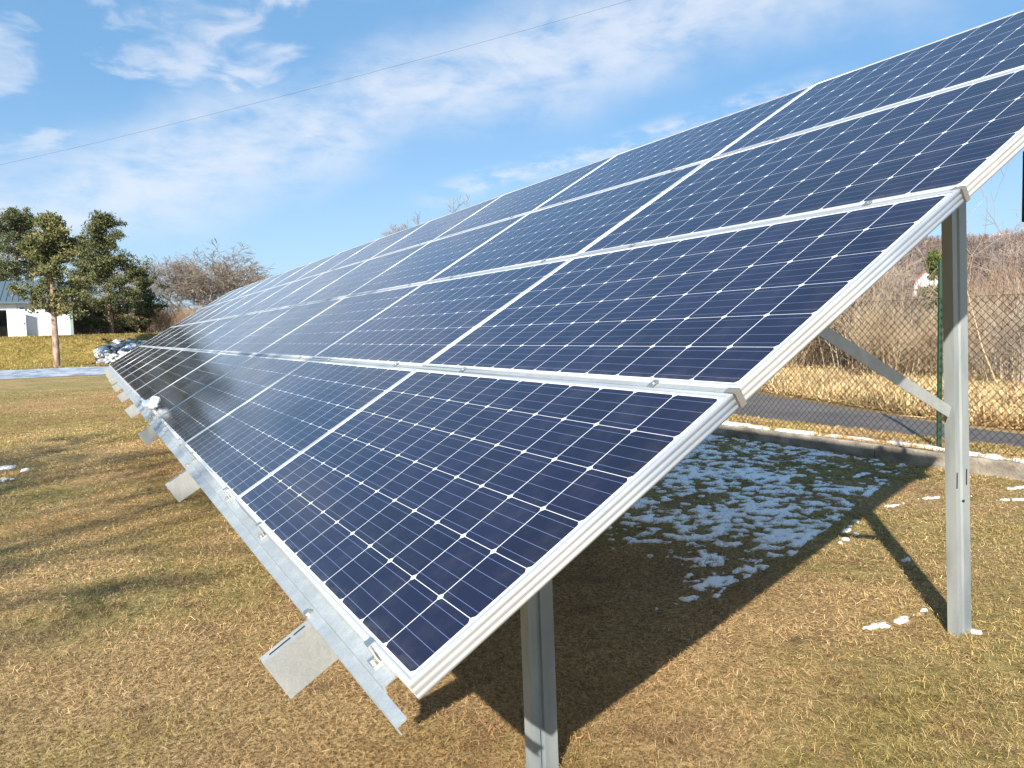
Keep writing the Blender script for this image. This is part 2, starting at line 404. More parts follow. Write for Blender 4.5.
rp(eave(6.78, AEND + .12, -.088, -.095), 'purlin', ZINC)
# rails in the joints between rows, each with its near end tab
for r in range(1, 4):
    q = MB(); B = BR[r]
    q.box((B - .004, -.004, .0036), (B + .004, AEND, .042), L)
    q.box((B - .0085, -.004, .0015), (B + .0085, AEND, .0035), L)
    q.box((B - .03, .35, .0425), (B + .03, AEND, .069), L)
    o = rp(q, 'rail', ZINC_DULL)
    q = MB(); q.box((B - .0095, -.0050, -.0015), (B + .0095, -.0040, .043), L); q.box((B - .0095, -.0040, -.0015), (B + .0095, .03, .0003), L)
    for i in range(6): q.box((B - .0095, -.0058, .003 + i * .007), (B + .0095, -.0051, .006 + i * .007), L)
    rp(q, 'end_tab', RUSTY2)
q = MB(); q.box((BR[4] - .06, .35, .0425), (BR[4] + .006, AEND, .069), L); rp(q, 'rail', ZINC_DULL)
# clamps
q = MB()
def clamp(b, a, big=True, b2=None, n0=.0):
    c = MB(); 
    if big:
        c.box((b - .024, a - .022, .039), (b + .004, a + .022, .0430), L); c.box((b - .005, a - .015, -.003), (b + .012, a + .015, -.0008), L); c.box((b - .008, a - .015, -.003), (b - .005, a + .015, .039), L)
        c.cyl(L(b - .0155, a, .0388), L(b - .0155, a, .031), .0075, 6)
    else:
        c.box((b - .014, a - .012, -.0045), (b + .014, a + .012, -.0028), L); c.cyl(L(b, a, -.0046), L(b, a, -.008), .005, 6)
    return c
for c in range(NCOL):
    for a in ((.23, 1.46) if c == 0 else (.24, 1.49)): rp(clamp(0, PITCH * c + a), 'clamp', BOLT)
    for r in (1, 2, 3):
        for a in (.30, 1.50): 
            if c < 6: rp(clamp(BR[r], PITCH * c + a, False), 'clamp', BOLT)
# trusses
NT_ = 9
WEB = .68
for k in range(NT_):
    a = WEB + 2.85 * k
    q = MB(); prof = cprofile(.125, .045, .003)          # x -> depth n, y -> along a
    nx = Vector(L(0, 0, 1)) ; q.extrude(prof, Vector(L(-.214, a, .080)), Vector(L(4.0, a, .079)), nx, Vector((0, 1, 0)))
    raf = rp(q, 'rafter', ZINC_DULL)
    if k < 3:
        s_ = MB(); s_.box((-.19, a + .018, .0778), (-.125, a + .023, .0791), L); s_.box((-.115, a + .018, .0778), (-.08, a + .023, .0791), L)
        rp(s_, 'slot', DARK, parent=None)
    bo = MB(); e = -.055
    bo.cyl(L(e, a + .02, .0575), L(e, a + .02, .047), .0095, 6); bo.cyl(L(e, a + .02, .0575), L(e, a + .02, .0550), .015, 12); rp(bo, 'bolt', BOLT)
    def post(x0, x1, y, z0, z1, wd, fl):
        q = MB(); h = wd / 2
        # web faces the camera side with a pressed groove, flanges go back
        prof = [(-h, 0), (-h * .38, 0), (-h * .30, .008), (-h * .08, .008), (0, 0), (h, 0), (h, fl), (h - .012, fl), (h - .012, fl - .003), (h - .003, fl - .003), (h - .003, .003), (.002, .003),
                (-h * .06, .011), (-h * .32, .011), (-h * .40, .003), (-h + .003, .003), (-h + .003, fl - .003), (-h + .012, fl - .003), (-h + .012, fl), (-h, fl)]
        q.extrude(prof, (x0, y, z0), (x1, y, z1), (1, 0, 0), (0, 1, 0)); return q
    y = a + .068
    rp(post(.727, .708, y, GZ - .3, .709 * math.tan(TH) - .10, .092, .05), 'post', POSTM)
    ztop = 2.77 * math.tan(TH) - .12
    rear = rp(post(2.914, 2.806, y, GZ - .3, ztop, .100, .048), 'post', POSTM)
    if k == 0:
        for z, dx in ((-.055, -.034), (-.045, .034)):
            s_ = MB(); xx = 2.906 - (z - GZ) * .106 / 1.85; s_.box((xx + dx - .004, y - .0012, z - .035), (xx + dx + .004, y - .0002, z + .035)); rp(s_, 'slot', DARK)
        s_ = MB(); s_.cyl((2.878, y - .004, -.15), (2.878, y + .002, -.15), .006, 8); rp(s_, 'bolt', DARK)
    # brace: folded angle from rear post down-slope to the rafter
    q = MB(); p0 = Vector((2.790, y + .008, .250)); p1 = Vector((1.60, y + .008, .806)); d = (p1 - p0).normalized(); up = d.cross(Vector((0, 1, 0)))
    if up.z < 0: up = -up
    q.extrude([(-.025, 0), (.025, 0), (.025, .03), (.022, .03), (.022, .003), (-.025, .003)], p0, p1, up, Vector((0, 1, 0)))
    rp(q, 'brace', ZINC_DULL)

# combiner box hung behind the upper panels
t = empty('combiner_box', (3.688, .80, 1.11)); tag(t, 'dark grey electrical box hanging on struts under the top row of solar panels', 'electrical box')
q = MB(); q.box((-.168, -.06, 0), (.17, .08, .34)); bx = q.build('housing', DARK, t, .006)
q = MB(); q.box((-.13, -.02, .34), (-.10, .01, .72)); q.build('strut', ZINC, t)
q = MB(); q.box((.10, -.02, .34), (.13, .01, .86)); q.build('strut', ZINC, t)

# ------------------------------------------------------------------ kerb and fence
m = varied('weathered_concrete', (.17, .145, .115), (.40, .35, .28), 7, .9, 0, .5, 30, stretch=(1, .6, 1), lo=.3, hi=.7)
q = MB(); rs = random.Random(2)
yk = -4.0
segs = []
while yk < 40:
    ln = 1.99; dx = rs.uniform(-.008, .008); dz = rs.uniform(-.008, .006)
    q2 = MB(); q2.box((-.035 + dx, 0, -.25), (.035 + dx, ln, .15 + dz)); segs.append((q2, yk)); yk += 2.0
kt = empty('kerb', (6.60, -4, GZ)); tag(kt, 'low weathered concrete kerb wall along the foot of the wire fence', 'kerb')
for q2, yk in segs:
    o = q2.build('kerb_slab', m, kt, .006); o.location = (0, yk + 4, 0)
FX = 6.86
fence = empty('wire_fence', (FX, 0, GZ + .12)); tag(fence, 'green chain link fence on round posts between the lawn and the lane', 'fence')
GREEN, _, _ = mat('green_fence_coating', (.010, .045, .022), .5)
WIRE, _, _ = mat('dark_green_wire', (.02, .025, .018), .5)
FH = 1.50
zt = GZ + .12
pys = [3.49 - 3.1, 3.49, 3.49 + 3.1 + .12, 3.49 + 6.3, 3.49 + 9.4, 3.49 + 12.5, 3.49 + 15.6, -2.7]
for y in pys:
    q = MB(); q.cyl((0, y, -.3), (0, y, 1.86), .023, 12); q.cyl((0, y, 1.86), (0, y, 1.875), .022, 12, .012); q.build('post', GREEN, fence)
# mesh: zigzag wires as thin square tubes
D = .078; V = []; Fc = []
def seg(p, q_, r=.0027):
    p = np.array(p); q_ = np.array(q_); d = q_ - p; d = d / np.linalg.norm(d); a = np.cross(d, (1, 0, 0)); b_ = np.array((1, 0, 0.)); n = len(V)
    for P in (p, q_):
        for s_ in ((1, 0), (-.5, .87), (-.5, -.87)): V.append(P + (a * s_[0] + b_ * s_[1]) * r)
    for j in range(3): Fc.append((n + j, n + (j + 1) % 3, n + 3 + (j + 1) % 3, n + 3 + j))
Y0, Y1, Z0, Z1 = 1.0, 17.0, .015, FH
for s0 in np.arange(Y0 - (Z1 - Z0), Y1, D * 1.0):
    ya, za = s0, Z0; yb, zb = s0 + (Z1 - Z0), Z1
    if ya < Y0: za += Y0 - ya; ya = Y0
    if yb > Y1: zb -= yb - Y1; yb = Y1
    if yb > ya: seg((-.0205, ya, za), (-.0205, yb, zb)); seg((-.0235, Y0 + Y1 - ya, za), (-.0235, Y0 + Y1 - yb, zb))
mesh_o = link('wire_mesh', npmesh('wire_mesh', V, Fc, [WIRE]), fence)
q = MB()
for z in (.05, .78, FH): q.cyl((-.026, -2.7, z), (-.026, 19.09, z), .0018, 4)
q.build('tension_wire', WIRE, fence)

# ------------------------------------------------------------------ grass blades
def vnoise(x, y, cell, seed):
    """smooth value noise on a hashed lattice"""
    rg = np.random.default_rng(seed); T = rg.random((256, 256))
    X = np.asarray(x) / cell + 500; Y = np.asarray(y) / cell + 500; i = np.floor(X).astype(int); j = np.floor(Y).astype(int); fx = X - i; fy = Y - j
    fx = fx * fx * (3 - 2 * fx); fy = fy * fy * (3 - 2 * fy); q = lambda a, b_: T[(i + a) % 256, (j + b_) % 256]
    return (q(0, 0) * (1 - fx) + q(1, 0) * fx) * (1 - fy) + (q(0, 1) * (1 - fx) + q(1, 1) * fx) * fy
def fbm(x, y, cell, seed, oct=4):
    s_ = 0; a = 1; t_ = 0
    for k in range(oct): s_ = s_ + a * vnoise(x, y, cell / 2 ** k, seed + k); t_ += a; a *= .55
    return s_ / t_
def m_under(x, y):
    n = .34 * fbm(x, y, .6, 10) + .66 * fbm(x + .3 * y, y * 1.1 - .3 * x, .085, 20, 4)
    edge = sstep(1.7, 3.2, x - .25 * (y - 3)) * (y > .93 + .435 * (x - .9) + .10 + .2 * (fbm(x, y, .5, 33) - .3)) 
    dens = edge * (1 - .55 * sstep(5.2, 6.5, x) * (1 - sstep(3.6, 5, y)))
    return np.where(edge > .02, n - (.80 - (.300 + .03 * sstep(3.5, 6, y)) * dens), -1)
def poly_rand(n, rng):
    """positions thinned with distance from the camera"""
    r = 1.2 + (rng.random(n) ** 1.55) * 26
    az = R(-14) + rng.random(n) * R(84)
    return CAM[0] + r * np.sin(az), CAM[1] + r * np.cos(az), r
def blades(n, seed, lmin, lmax, wd, palette, flat=1.0, region=None, zoff=0., grow=1.0, zf=ground_z, wmax=6):
    rng = np.random.default_rng(seed)
    if region is None: x, y, r = poly_rand(n, rng)
    else: x, y, r = region(n, rng)
    n = len(x)
    dn = .5 + .5 * wav(x, y, 1.7) * 2.2 + rng.normal(0, .25, n)
    keep = dn > (.05 if region is not None else .30)
    if region is None: keep &= (x < 6.55) & ((x < 1.6) | (m_under(x, y) < .015) | (rng.random(n) < .30))
    x, y, r, dn = x[keep], y[keep], r[keep], dn[keep]; n = len(x)
    z = zf(x, y) + zoff
    ln = rng.uniform(lmin, lmax, n) * (.55 + .75 * fbm(x, y, .22, 71, 3)) * (1 + (grow - 1) * np.clip(r / 20, 0, 1)); az = rng.uniform(0, 6.283, n) + .9 * np.sin(2 * wav(x, y, .8) * 3)
    el = np.abs(rng.normal(0, .38, n)) * flat + .06
    d = np.stack([np.cos(az) * np.cos(el), np.sin(az) * np.cos(el), np.sin(el)], -1)
    sd = np.stack([-np.sin(az), np.cos(az), rng.normal(0, .35, n)], -1); ww = wd * (.7 + .6 * rng.random(n)) * np.clip(r / 2.4, 1, wmax)
    P = np.stack([x, y, z], -1); hgt = np.stack([0 * x, 0 * x, rng.random(n) * .012], -1)
    A = P + hgt - sd * ww[:, None] / 2; B_ = P + hgt + sd * ww[:, None] / 2; Cc = P + hgt + d * ln[:, None] * .55 + np.stack([0 * x, 0 * x, ln * .08], -1)
    T = P + hgt + d * ln[:, None] * np.array([1, 1, .75])
    bend = rng.normal(0, .16, (n, 1)) * ln[:, None] * sd; w2 = sd * ww[:, None]; V = np.stack([A, B_, Cc + w2 * .42 + bend, Cc - w2 * .42 + bend, T + w2 * .08, T - w2 * .08], 1).reshape(-1, 3)
    i = np.arange(n)[:, None] * 6; Fc = np.concatenate([i + np.array([[0, 1, 2, 3]]), i + np.array([[3, 2, 4, 5]])], 0)
    pal = np.array(palette); green = sstep(.05, .55, wav(x, y, .55) * 2 + rng.normal(0, .3, n) + .0)
    pick = np.clip((green * .55 + rng.random(n) * .62) * len(pal), 0, len(pal) - 1).astype(int)
    tone = np.clip(1.04 + .95 * (fbm(x, y, 1.3, 90, 3) - .25) + .5 * (fbm(x, y, .3, 95, 2) - .5), .6, 1.5)[:, None]; hue = np.clip((fbm(x, y, .8, 97, 3) - .45) * 4, 0, 1 if wmax == 6 else .15)[:, None]
    c = pal[pick] * (.6 + .7 * rng.random((n, 1))) * tone; brown = np.clip((fbm(x, y, 1.9, 110, 3) - .52) * 5, 0, 1)[:, None] * (1 if wmax == 6 else 0); c = c * (1 - brown * np.array([.22, .34, .40])); c = c * (1 - hue) + c * np.array([.84, .93, .66]) * hue; c = np.repeat(c, 6, 0)
    return V, Fc, c
GM = tinted('dry_grass_blades', .85, .25)
PAL = [(0.146, 0.083, 0.04), (0.312, 0.184, 0.081), (0.512, 0.334, 0.16), (0.621, 0.443, 0.239), (0.476, 0.317, 0.151), (0.403, 0.276, 0.103), (0.329, 0.268, 0.081), (0.219, 0.2, 0.048)]
V, Fc, c = blades(1150000, 1, .011, .047, .0010, PAL, 1.)
tag(link('grass', npmesh('grass', V, Fc, [GM], col=c)), 'short dry straw coloured lawn grass under and around the solar array', 'grass', kind='stuff')
# verge behind the kerb and the tall dead grass of the field
def verge(n, rng):
    y = rng.uniform(0, 16, n); x = 6.7 + .75 * rng.random(n); return x, y, np.hypot(x, y)
V1, F1, c1_ = blades(70000, 2, .02, .07, .0016, PAL[2:], 1.6, verge)
tag(link('verge_grass', npmesh('verge_grass', V1, F1, [GM], col=c1_)), 'thin yellowish verge grass between the kerb and the lane', 'grass', kind='stuff')
def fieldr(n, rng):
    r = 9.8 + rng.random(n) ** 1.7 * 42; az = R(26) + rng.random(n) * R(44)
    x = CAM[0] + r * np.sin(az); y = CAM[1] + r * np.cos(az)
    k = x > np.interp(y, [-3, 3.4, 4.5, 9, 14, 30], [8.7, 8.6, 8.75, 10.4, 12.8, 22.5]) + .1; return x[k], y[k], r[k]
FP = [(.30, .19, .09), (.45, .31, .15), (.60, .44, .24), (.66, .50, .28), (.55, .40, .21), (.40, .26, .13), (.48, .36, .17)]
V2, F2, c2_ = blades(330000, 3, .08, .32, .0030, FP, 2.4, fieldr, grow=1.5, wmax=5)
tag(link('field_grass', npmesh('field_grass', V2, F2, [GM], col=c2_)), 'tall golden dead grass of the field beyond the lane', 'grass', kind='stuff')

def bankr(n, rng):
    y = rng.uniform(49, 63, n); x = rng.uniform(-13, 8, n); return x, y, np.full(n, 8.)
BP = [(.16, .14, .04), (.28, .23, .06), (.40, .30, .10), (.30, .19, .08), (.46, .36, .14), (.20, .19, .05)]
V3, F3, c3_ = blades(90000, 4, .08, .22, .006, BP, 2., bankr, wmax=3)
tag(link('bank_grass', npmesh('bank_grass', V3, F3, [GM], col=c3_)), 'rough olive and brown grass on the bank below the white warehouse', 'grass', kind='stuff')

# ------------------------------------------------------------------ snow
m, g, b = mat('snow', (.93, .92, .91), .55); SNOW = m
b.inputs['Subsurface Weight'].default_value = 0.0
tc = g.new('ShaderNodeNewGeometry').outputs['Position']
bn = g.new('ShaderNodeBump'); bn.inputs['Strength'].default_value = .6; bn.inputs['Distance'].default_value = .01
g.put(bn.inputs['Height'], g.noise(tc, 70, 5)); g.put(b.inputs['Normal'], bn.outputs[0])
def snow_field(name, x0, x1, y0, y1, st, mask, label, thick=.008, z=ground_z):
    xs = np.arange(x0, x1, st); ys = np.arange(y0, y1, st); X, Y = np.meshgrid(xs, ys)
    h = mask(X, Y); Z = z(X, Y) + np.where(h > 0, .004 + thick * np.clip(h * 9, 0, 1) ** .6, -.02)
    i = np.arange(X.size).reshape(X.shape); V = np.stack([X, Y, Z], -1).reshape(-1, 3)
    keep = (h[:-1, :-1] > 0) | (h[1:, :-1] > 0) | (h[:-1, 1:] > 0) | (h[1:, 1:] > 0)
    Fc = np.stack([i[:-1, :-1], i[:-1, 1:], i[1:, 1:], i[1:, :-1]], -1)[keep]
    u, inv = np.unique(Fc, return_inverse=True)
    return tag(link(name, npmesh(name, V[u], inv.reshape(-1, 4), [SNOW], smooth=True)), label, 'snow', kind='stuff')
snow_field('snow', 1.6, 6.54, 1.5, 12, .0125, m_under, 'patchy melting snow lying in the shade under the solar array')
def m_kerb(x, y):
    n = .5 * fbm(x, y, .35, 40) + .5 * fbm(x, y, .1, 44, 3); e = np.exp(-((x - 6.80 - .06 * np.sin(y * 2)) / .11) ** 2) * sstep(2.0, 2.6, y)
    return n - (.84 - .47 * e)
snow_field('snow_strip', 6.64, 7.2, 1.6, 12, .02, m_kerb, 'thin strip of old snow along the top of the kerb', .022)
patches = [(4.14, 2.33, .26, .03, .5), (3.86, 2.12, .2, .025, .3), (2.95, 1.02, .24, .026, .1), (2.72, 1.0, .16, .03, -.2), (5.75, 2.17, .22, .022, -.5), (6.2, 2.05, .14, .02, -.4), (5.45, 2.5, .2, .04, -.4), (2.94, .745, .06, .03, 0), (3.7, 1.6, .08, .03, 0.2), (4.9, 2.55, .12, .03, 0), (6.3, 2.4, .2, .03, 0), (5.2, 1.55, .12, .03, .3),
           (-1.36, 9.2, .12, .14, .3), (-1.36, 8.3, .09, .1, .1), (-1.18, 8.9, .07, .07, .1)]
def m_patch(x, y):
    o = np.full(x.shape, -1.)
    for a, b_, rx, ry, rot in patches:
        u = (x - a) * math.cos(rot) + (y - b_) * math.sin(rot); v = -(x - a) * math.sin(rot) + (y - b_) * math.cos(rot)
        o = np.maximum(o, 1 - (u / rx) ** 2 - (v / ry) ** 2 - 5. * (fbm(x, y, .055, 60, 4) - .38))
    return o * .4
snow_field('snow_scraps', 2.4, 6.52, .5, 3.2, .012, m_patch, 'small scraps of snow scattered on the sunny lawn near the rear post', .006)
snow_field('snow_remnants', -2.8, -.4, 8, 25, .03, m_patch, 'few small snow remnants on the lawn left of the array', .012)

def lump(name, loc, size, seed, m_, flat=.6, lvl=3, rough=.35):
    bm = bmesh.new(); bmesh.ops.create_icosphere(bm, subdivisions=lvl, radius=1); rg = np.random.default_rng(seed); ph = rg.uniform(0, 6, (6, 3)); kk = rg.normal(0, 2.2, (6, 3))
    for v in bm.verts:
        p = np.array(v.co); d_ = 1 + rough * sum(math.sin(float(p @ kk[j]) + ph[j, 0]) for j in range(6)) / 3
        v.co = Vector((p[0] * size[0] * d_, p[1] * size[1] * d_, p[2] * size[2] * d_))
    me = bpy.data.meshes.new(name); bm.to_mesh(me); bm.free(); me.materials.append(m_)
    o = link(name, me); o.location = loc; return o
o = lump('snow_lump', L(.035, 6.72, -.035), (.04, .09, .04), 8, SNOW, rough=.9); o.rotation_euler = (0, -TH, .3)
tag(o, 'small white lump of melting snow on the lower edge of the array', 'snow lump')

# stony heap under snow at the end of the lawn
ROCK = varied('grey_rubble', (.20, .19, .17), (.50, .49, .47), 2.2, .9, 0, .5, 6, lo=.45, hi=.55)
rs = random.Random(11); VV = []; FF = []; MI = []; off = 0
hg = np.random.default_rng(4)
bm = bmesh.new(); bmesh.ops.create_icosphere(bm, subdivisions=2, radius=1); bv = np.array([v.co[:] for v in bm.verts]); bf = np.array([[v.index for v in f.verts] for f in bm.faces]); bm.free()
for i in range(420):
    t_ = rs.random(); x = .05 + 3.9 * t_; y = 52.6 + rs.uniform(-1.3, 1.5); s_ = rs.uniform(.05, .19) * rs.choice([1, 1, 1.5])
    h = (.75 * math.exp(-((x - 1.8) / 1.4) ** 2)) * rs.random() ** .7 + .0
    q = bv * (1 + .16 * np.sin(bv @ hg.normal(0, 2.4, (3, 3)) + hg.uniform(0, 6, 3))) * np.array([1.3, 1, .6]) * s_
    a = rs.uniform(0, 6.28); q = q @ np.array([[math.cos(a), math.sin(a), .2], [-math.sin(a), math.cos(a), -.1], [0, .15, 1]])
    VV.append(q + np.array([x, y, float(ground_z(x, y)) + h])); FF.append(bf + off); off += len(bv); MI += [1 if rs.random() < .38 else 0] * len(bf)
tag(link('rubble_heap', npmesh('rubble_heap', np.concatenate(VV), np.concatenate(FF), [ROCK, SNOW], mi=MI)), 'heap of grey rubble dusted with snow at the foot of the bank', 'rubble', kind='stuff')

# ------------------------------------------------------------------ trees
def tubes(segs, sides=3):
    """segs: array (n, 8): p0(3) p1(3) r0 r1"""
    S = np.array(segs, float); n = len(S); P0 = S[:, :3]; P1 = S[:, 3:6]; d = P1 - P0; d /= np.linalg.norm(d, axis=1)[:, None] + 1e-9
    ref = np.where(np.abs(d[:, 2:3]) < .9, np.array([[0, 0, 1.]]), np.array([[1., 0, 0]])); a = np.cross(d, ref); a /= np.linalg.norm(a, axis=1)[:, None] + 1e-9; b_ = np.cross(d, a)
    V = []
    for P, rr_ in ((P0, S[:, 6]), (P1, S[:, 7])):
        for j in range(sides):
            an = 2 * math.pi * j / sides; V.append(P + (a * math.cos(an) + b_ * math.sin(an)) * rr_[:, None])
    V = np.stack(V, 1).reshape(-1, 3); o = np.arange(n)[:, None] * 2 * sides
    Fc = np.concatenate([o + np.array([[j, (j + 1) % sides, sides + (j + 1) % sides, sides + j]]) for j in range(sides)], 0)
    return V, Fc
def grow_bare(seed, H, spread=.55, levels=5, r0=None, trunk=.28, kids=3, droop=0., twig=.006):
    rg = random.Random(seed); segs = []; trunk_s = []
    r0 = r0 or H * .022
    def br(p, d, ln, r, lv):
        nseg = 4 if lv >= levels - 1 else 3; q = p; rr_ = r; out = []
        for i in range(nseg):
            d = (d + Vector((rg.gauss(0, .13), rg.gauss(0, .13), rg.gauss(0, .10) + (.04 if lv > 1 else -droop)))).normalized(); e = q + d * ln / nseg; r2 = max(rr_ * .84, twig)
            (trunk_s if lv == levels else segs).append((*q, *e, rr_, r2)); q = e; rr_ = r2; out.append((q, d, rr_))
        if lv == 0: return
        nk = kids + (1 if rg.random() < .5 else 0)
        for i in range(nk + (2 if lv == levels else 0)):
            (q_, dd, r_) = out[-1] if i < 2 else out[rg.randrange(max(0, nseg - 3), nseg)]
            ax = dd.orthogonal().normalized(); ax.rotate(Matrix.Rotation(rg.uniform(0, 6.28), 3, dd))
            nd = (dd + ax * rg.uniform(.35, 1.0) * spread * 1.9).normalized()
            br(q_, nd, ln * rg.uniform(.58, .82), max(r_ * rg.uniform(.5, .72), twig), lv - 1)
    br(Vector((0, 0, -.2)), Vector((0, 0, 1)), H * trunk, r0, levels)
    return trunk_s, segs
BARK = varied('grey_brown_bark', (.16, .125, .10), (.30, .245, .19), 3, .95, 0, .4, 8)
TWIG = varied('brown_twigs', (0.216, 0.147, 0.101), (0.376, 0.284, 0.202), .8, .95)
TWIGR = varied('reddish_twigs', (0.266, 0.171, 0.109), (0.385, 0.268, 0.179), .6, .95)
TWIGY = varied('tan_twigs', (0.358, 0.262, 0.16), (0.528, 0.411, 0.266), .6, .95)
TWIGG = varied('greyish_twigs', (0.313, 0.248, 0.191), (0.459, 0.387, 0.304), .6, .95)
def bare_proto(seed, H, twm, **k):
    t_, s_ = grow_bare(seed, H, **k); mz = H / max(q_[5] for q_ in s_); t_ = [[v * mz for v in q_] for q_ in t_]; s_ = [[v * (mz if j < 6 else 1) for j, v in enumerate(q_)] for q_ in s_]; V, Fc = tubes(t_, 8); tm = npmesh('trunk', V, Fc, [BARK], smooth=True); V, Fc = tubes(s_, 3); cm = npmesh('crown', V, Fc, [twm]); return tm, cm
def plant_tree(name, tm, cm, p, label, cat='tree', group=None, sc_=1., rz=0.):
    t_ = empty(name, p, (0, 0, rz)); t_.scale = sc_ if isinstance(sc_, tuple) else (sc_,) * 3; tag(t_, label, cat, group); link('trunk', tm, t_); link('crown', cm, t_); return t_
def gpos(u, v, y=None, dist=None):
    p = at_y(u, v, y) if y is not None else at_d(u, v, dist); return (p[0], p[1], float(ground_z(p[0], p[1])) - .05)

# big bare trees behind the far end of the array
TWIGD = varied('dark_brown_twigs', (.18, .145, .12), (.31, .26, .21), .8, .95)
BIG = bare_proto(4, 11.5, TWIGD, levels=6, spread=.54, trunk=.17, kids=3, twig=.017)
BIG2 = bare_proto(9, 11.5, TWIGD, levels=6, spread=.44, trunk=.2, kids=3, twig=.013)
plant_tree('bare_tree', *BIG, gpos(205, 330, y=96), 'broad leafless tree rounding up behind the far end of the array', group='leafless trees', sc_=(1.75, 1.75, 1.0), rz=1)
plant_tree('bare_tree', *BIG, gpos(226, 330, y=101), 'broad leafless tree crowding the right side of its larger neighbour', group='leafless trees', sc_=(1.5, 1.5, .93), rz=3.4)
plant_tree('bare_tree', *BIG2, gpos(186, 330, y=99), 'pale leafless tree tangled with the left side of the broad bare tree', group='leafless trees', sc_=(1.2, 1.2, .86), rz=2.2)
plant_tree('bare_tree', *BIG2, gpos(140, 330, y=104), 'pale leafless tree just right of the dark pines', group='leafless trees', sc_=.86, rz=2)
plant_tree('bare_tree', *BIG2, gpos(172, 330, y=118), 'smaller leafless tree between the pines and the broad bare tree', group='leafless trees', sc_=.8, rz=4)
plant_tree('bare_tree', *BIG, gpos(250, 320, y=125), 'leafless tree partly hidden by the array right of the broad bare tree', group='leafless trees', sc_=.8, rz=3)
plant_tree('bare_tree', *BIG, gpos(455, 310, y=62), 'leafless tree whose twigs just top the upper edge of the array', group='leafless trees', sc_=1.0, rz=5)
plant_tree('bare_tree', *BIG2, gpos(432, 310, y=66), 'thin leafless tree showing its tips above the array', group='leafless trees', sc_=.98, rz=.5)
# trees behind the photographer, the source of the soft shade on the left of the lawn
SH = bare_proto(21, 15, TWIG, levels=5, spread=.42, trunk=.4, kids=3, twig=.03)
plant_tree('bare_tree', *SH, (-13.9, -6.6, GZ), 'tall leafless tree behind the viewer shading the left lawn', group='leafless trees', sc_=(.8, .8, .97), rz=1.2)

# pines
def pine(seed, H, cw, base, n_limb=46, tufts=34, fullness=.78, tone=((.018, .034, .012), (.060, .085, .028), (.11, .115, .045))):
    rg = random.Random(seed); rn = np.random.default_rng(seed)
    tr = []; q = Vector((0, 0, -.2)); n = 9; rr_ = H * .021
    for i in range(n):
        e = Vector((rg.gauss(0, .035) * H * .12 * i / n, rg.gauss(0, .035) * H * .12 * i / n, H * (i + 1) / n * .97)); r2 = H * .021 * (1 - (i + 1) / n) + .02; tr.append((*q, *e, rr_, r2)); q = e; rr_ = r2
    lim = []; C_ = []; S_ = []
    for i in range(n_limb):
        f = rg.random() ** .9; z = H * (base + (1 - base) * f); prof_ = min(1, f * 2.6 + .45) * (1 - f) ** .62 + .12
        ln = cw * prof_ * rg.uniform(.45, 1.25); az = rg.uniform(0, 6.283); rise = rg.uniform(-.05, .45) + .35 * f
        p = Vector((0, 0, z * .97)); d = Vector((math.cos(az), math.sin(az), rise)).normalized(); r_ = .045 * H / 9 * (1 - f * .6)
        for s_ in range(3):
            d = (d + Vector((rg.gauss(0, .14), rg.gauss(0, .14), rg.gauss(0, .1)))).normalized(); e = p + d * ln / 3; lim.append((*p, *e, r_, r_ * .65)); r_ *= .65
            for _ in range(1 + s_ * 2):
                C_.append(p.lerp(e, rg.random()) + Vector((rg.gauss(0, .2), rg.gauss(0, .2), rg.gauss(.06, .12))) * (cw / 2.4) * min(1, prof_ + .2)); S_.append(rg.uniform(.45, 1.2) * .27 * cw / 2.4)
            p = e
    C_ = np.array(C_); S_ = np.array(S_); nt = int(tufts * fullness); k = len(C_)
    cen = np.repeat(C_, nt, 0) + rn.normal(0, 1, (k * nt, 3)) * np.repeat(S_, nt)[:, None] * np.array([.62, .62, .42])
    tint_c = np.repeat(rn.random(k), nt)
    N = len(cen); d = rn.normal(0, 1, (N, 3)); d[:, 2] = np.abs(d[:, 2]) + .2; d /= np.linalg.norm(d, axis=1)[:, None]; sd = np.cross(d, rn.normal(0, 1, (N, 3))); sd /= np.linalg.norm(sd, axis=1)[:, None]
    ln = rn.uniform(.09, .19, N)[:, None]; wd = rn.uniform(.03, .055, N)[:, None]
    V = np.stack([cen - sd * wd, cen + sd * wd, cen + d * ln + sd * wd * .3, cen + d * ln - sd * wd * .3], 1).reshape(-1, 3); Fc = np.arange(4 * N).reshape(-1, 4)
    T = np.array(tone); f = np.clip(tint_c * .75 + rn.random(N) * .5, 0, .999) * 2; i0 = np.clip(f.astype(int), 0, 1); c = T[i0] + (T[i0 + 1] - T[i0]) * (f - i0)[:, None]
    V0, F0 = tubes(tr, 9); V1, F1 = tubes(lim, 4)
    tm = npmesh('trunk', np.concatenate([V0, V1]), np.concatenate([F0, F1 + len(V0)]), [PBARK], smooth=True)
    return tm, npmesh('crown', V, Fc, [NEED], col=np.repeat(c, 4, 0))
PBARK = varied('reddish_pine_bark', (.17, .11, .08), (.42, .28, .20), 5, .95, 0, .6, 12, stretch=(1, 1, .4))
NEED = tinted('pine_needles', .7, .15, .3)
def plant_pine(p, label, seed, **k):
    ms = pine(seed, **k); t_ = empty('pine_tree', p, (0, 0, seed)); tag(t_, label, 'tree', 'pines by the white building')
    for nm, me in zip(('trunk', 'crown'), ms): link(nm, me, t_)
def base50(u, v, y): p = at_y(u, v, y); return (p[0], p[1], float(ground_z(p[0], p[1])))
T1 = ((.030, .052, .018), (.12, .135, .045), (.22, .185, .075))
T2 = ((.020, .040, .018), (.070, .095, .038), (.19, .17, .075))
plant_pine(base50(57, 364, 50), 'nearest pine with a bare reddish trunk in front of the white building', 1, H=8.5, cw=2.15, base=.31, n_limb=62, tufts=40, tone=T1)
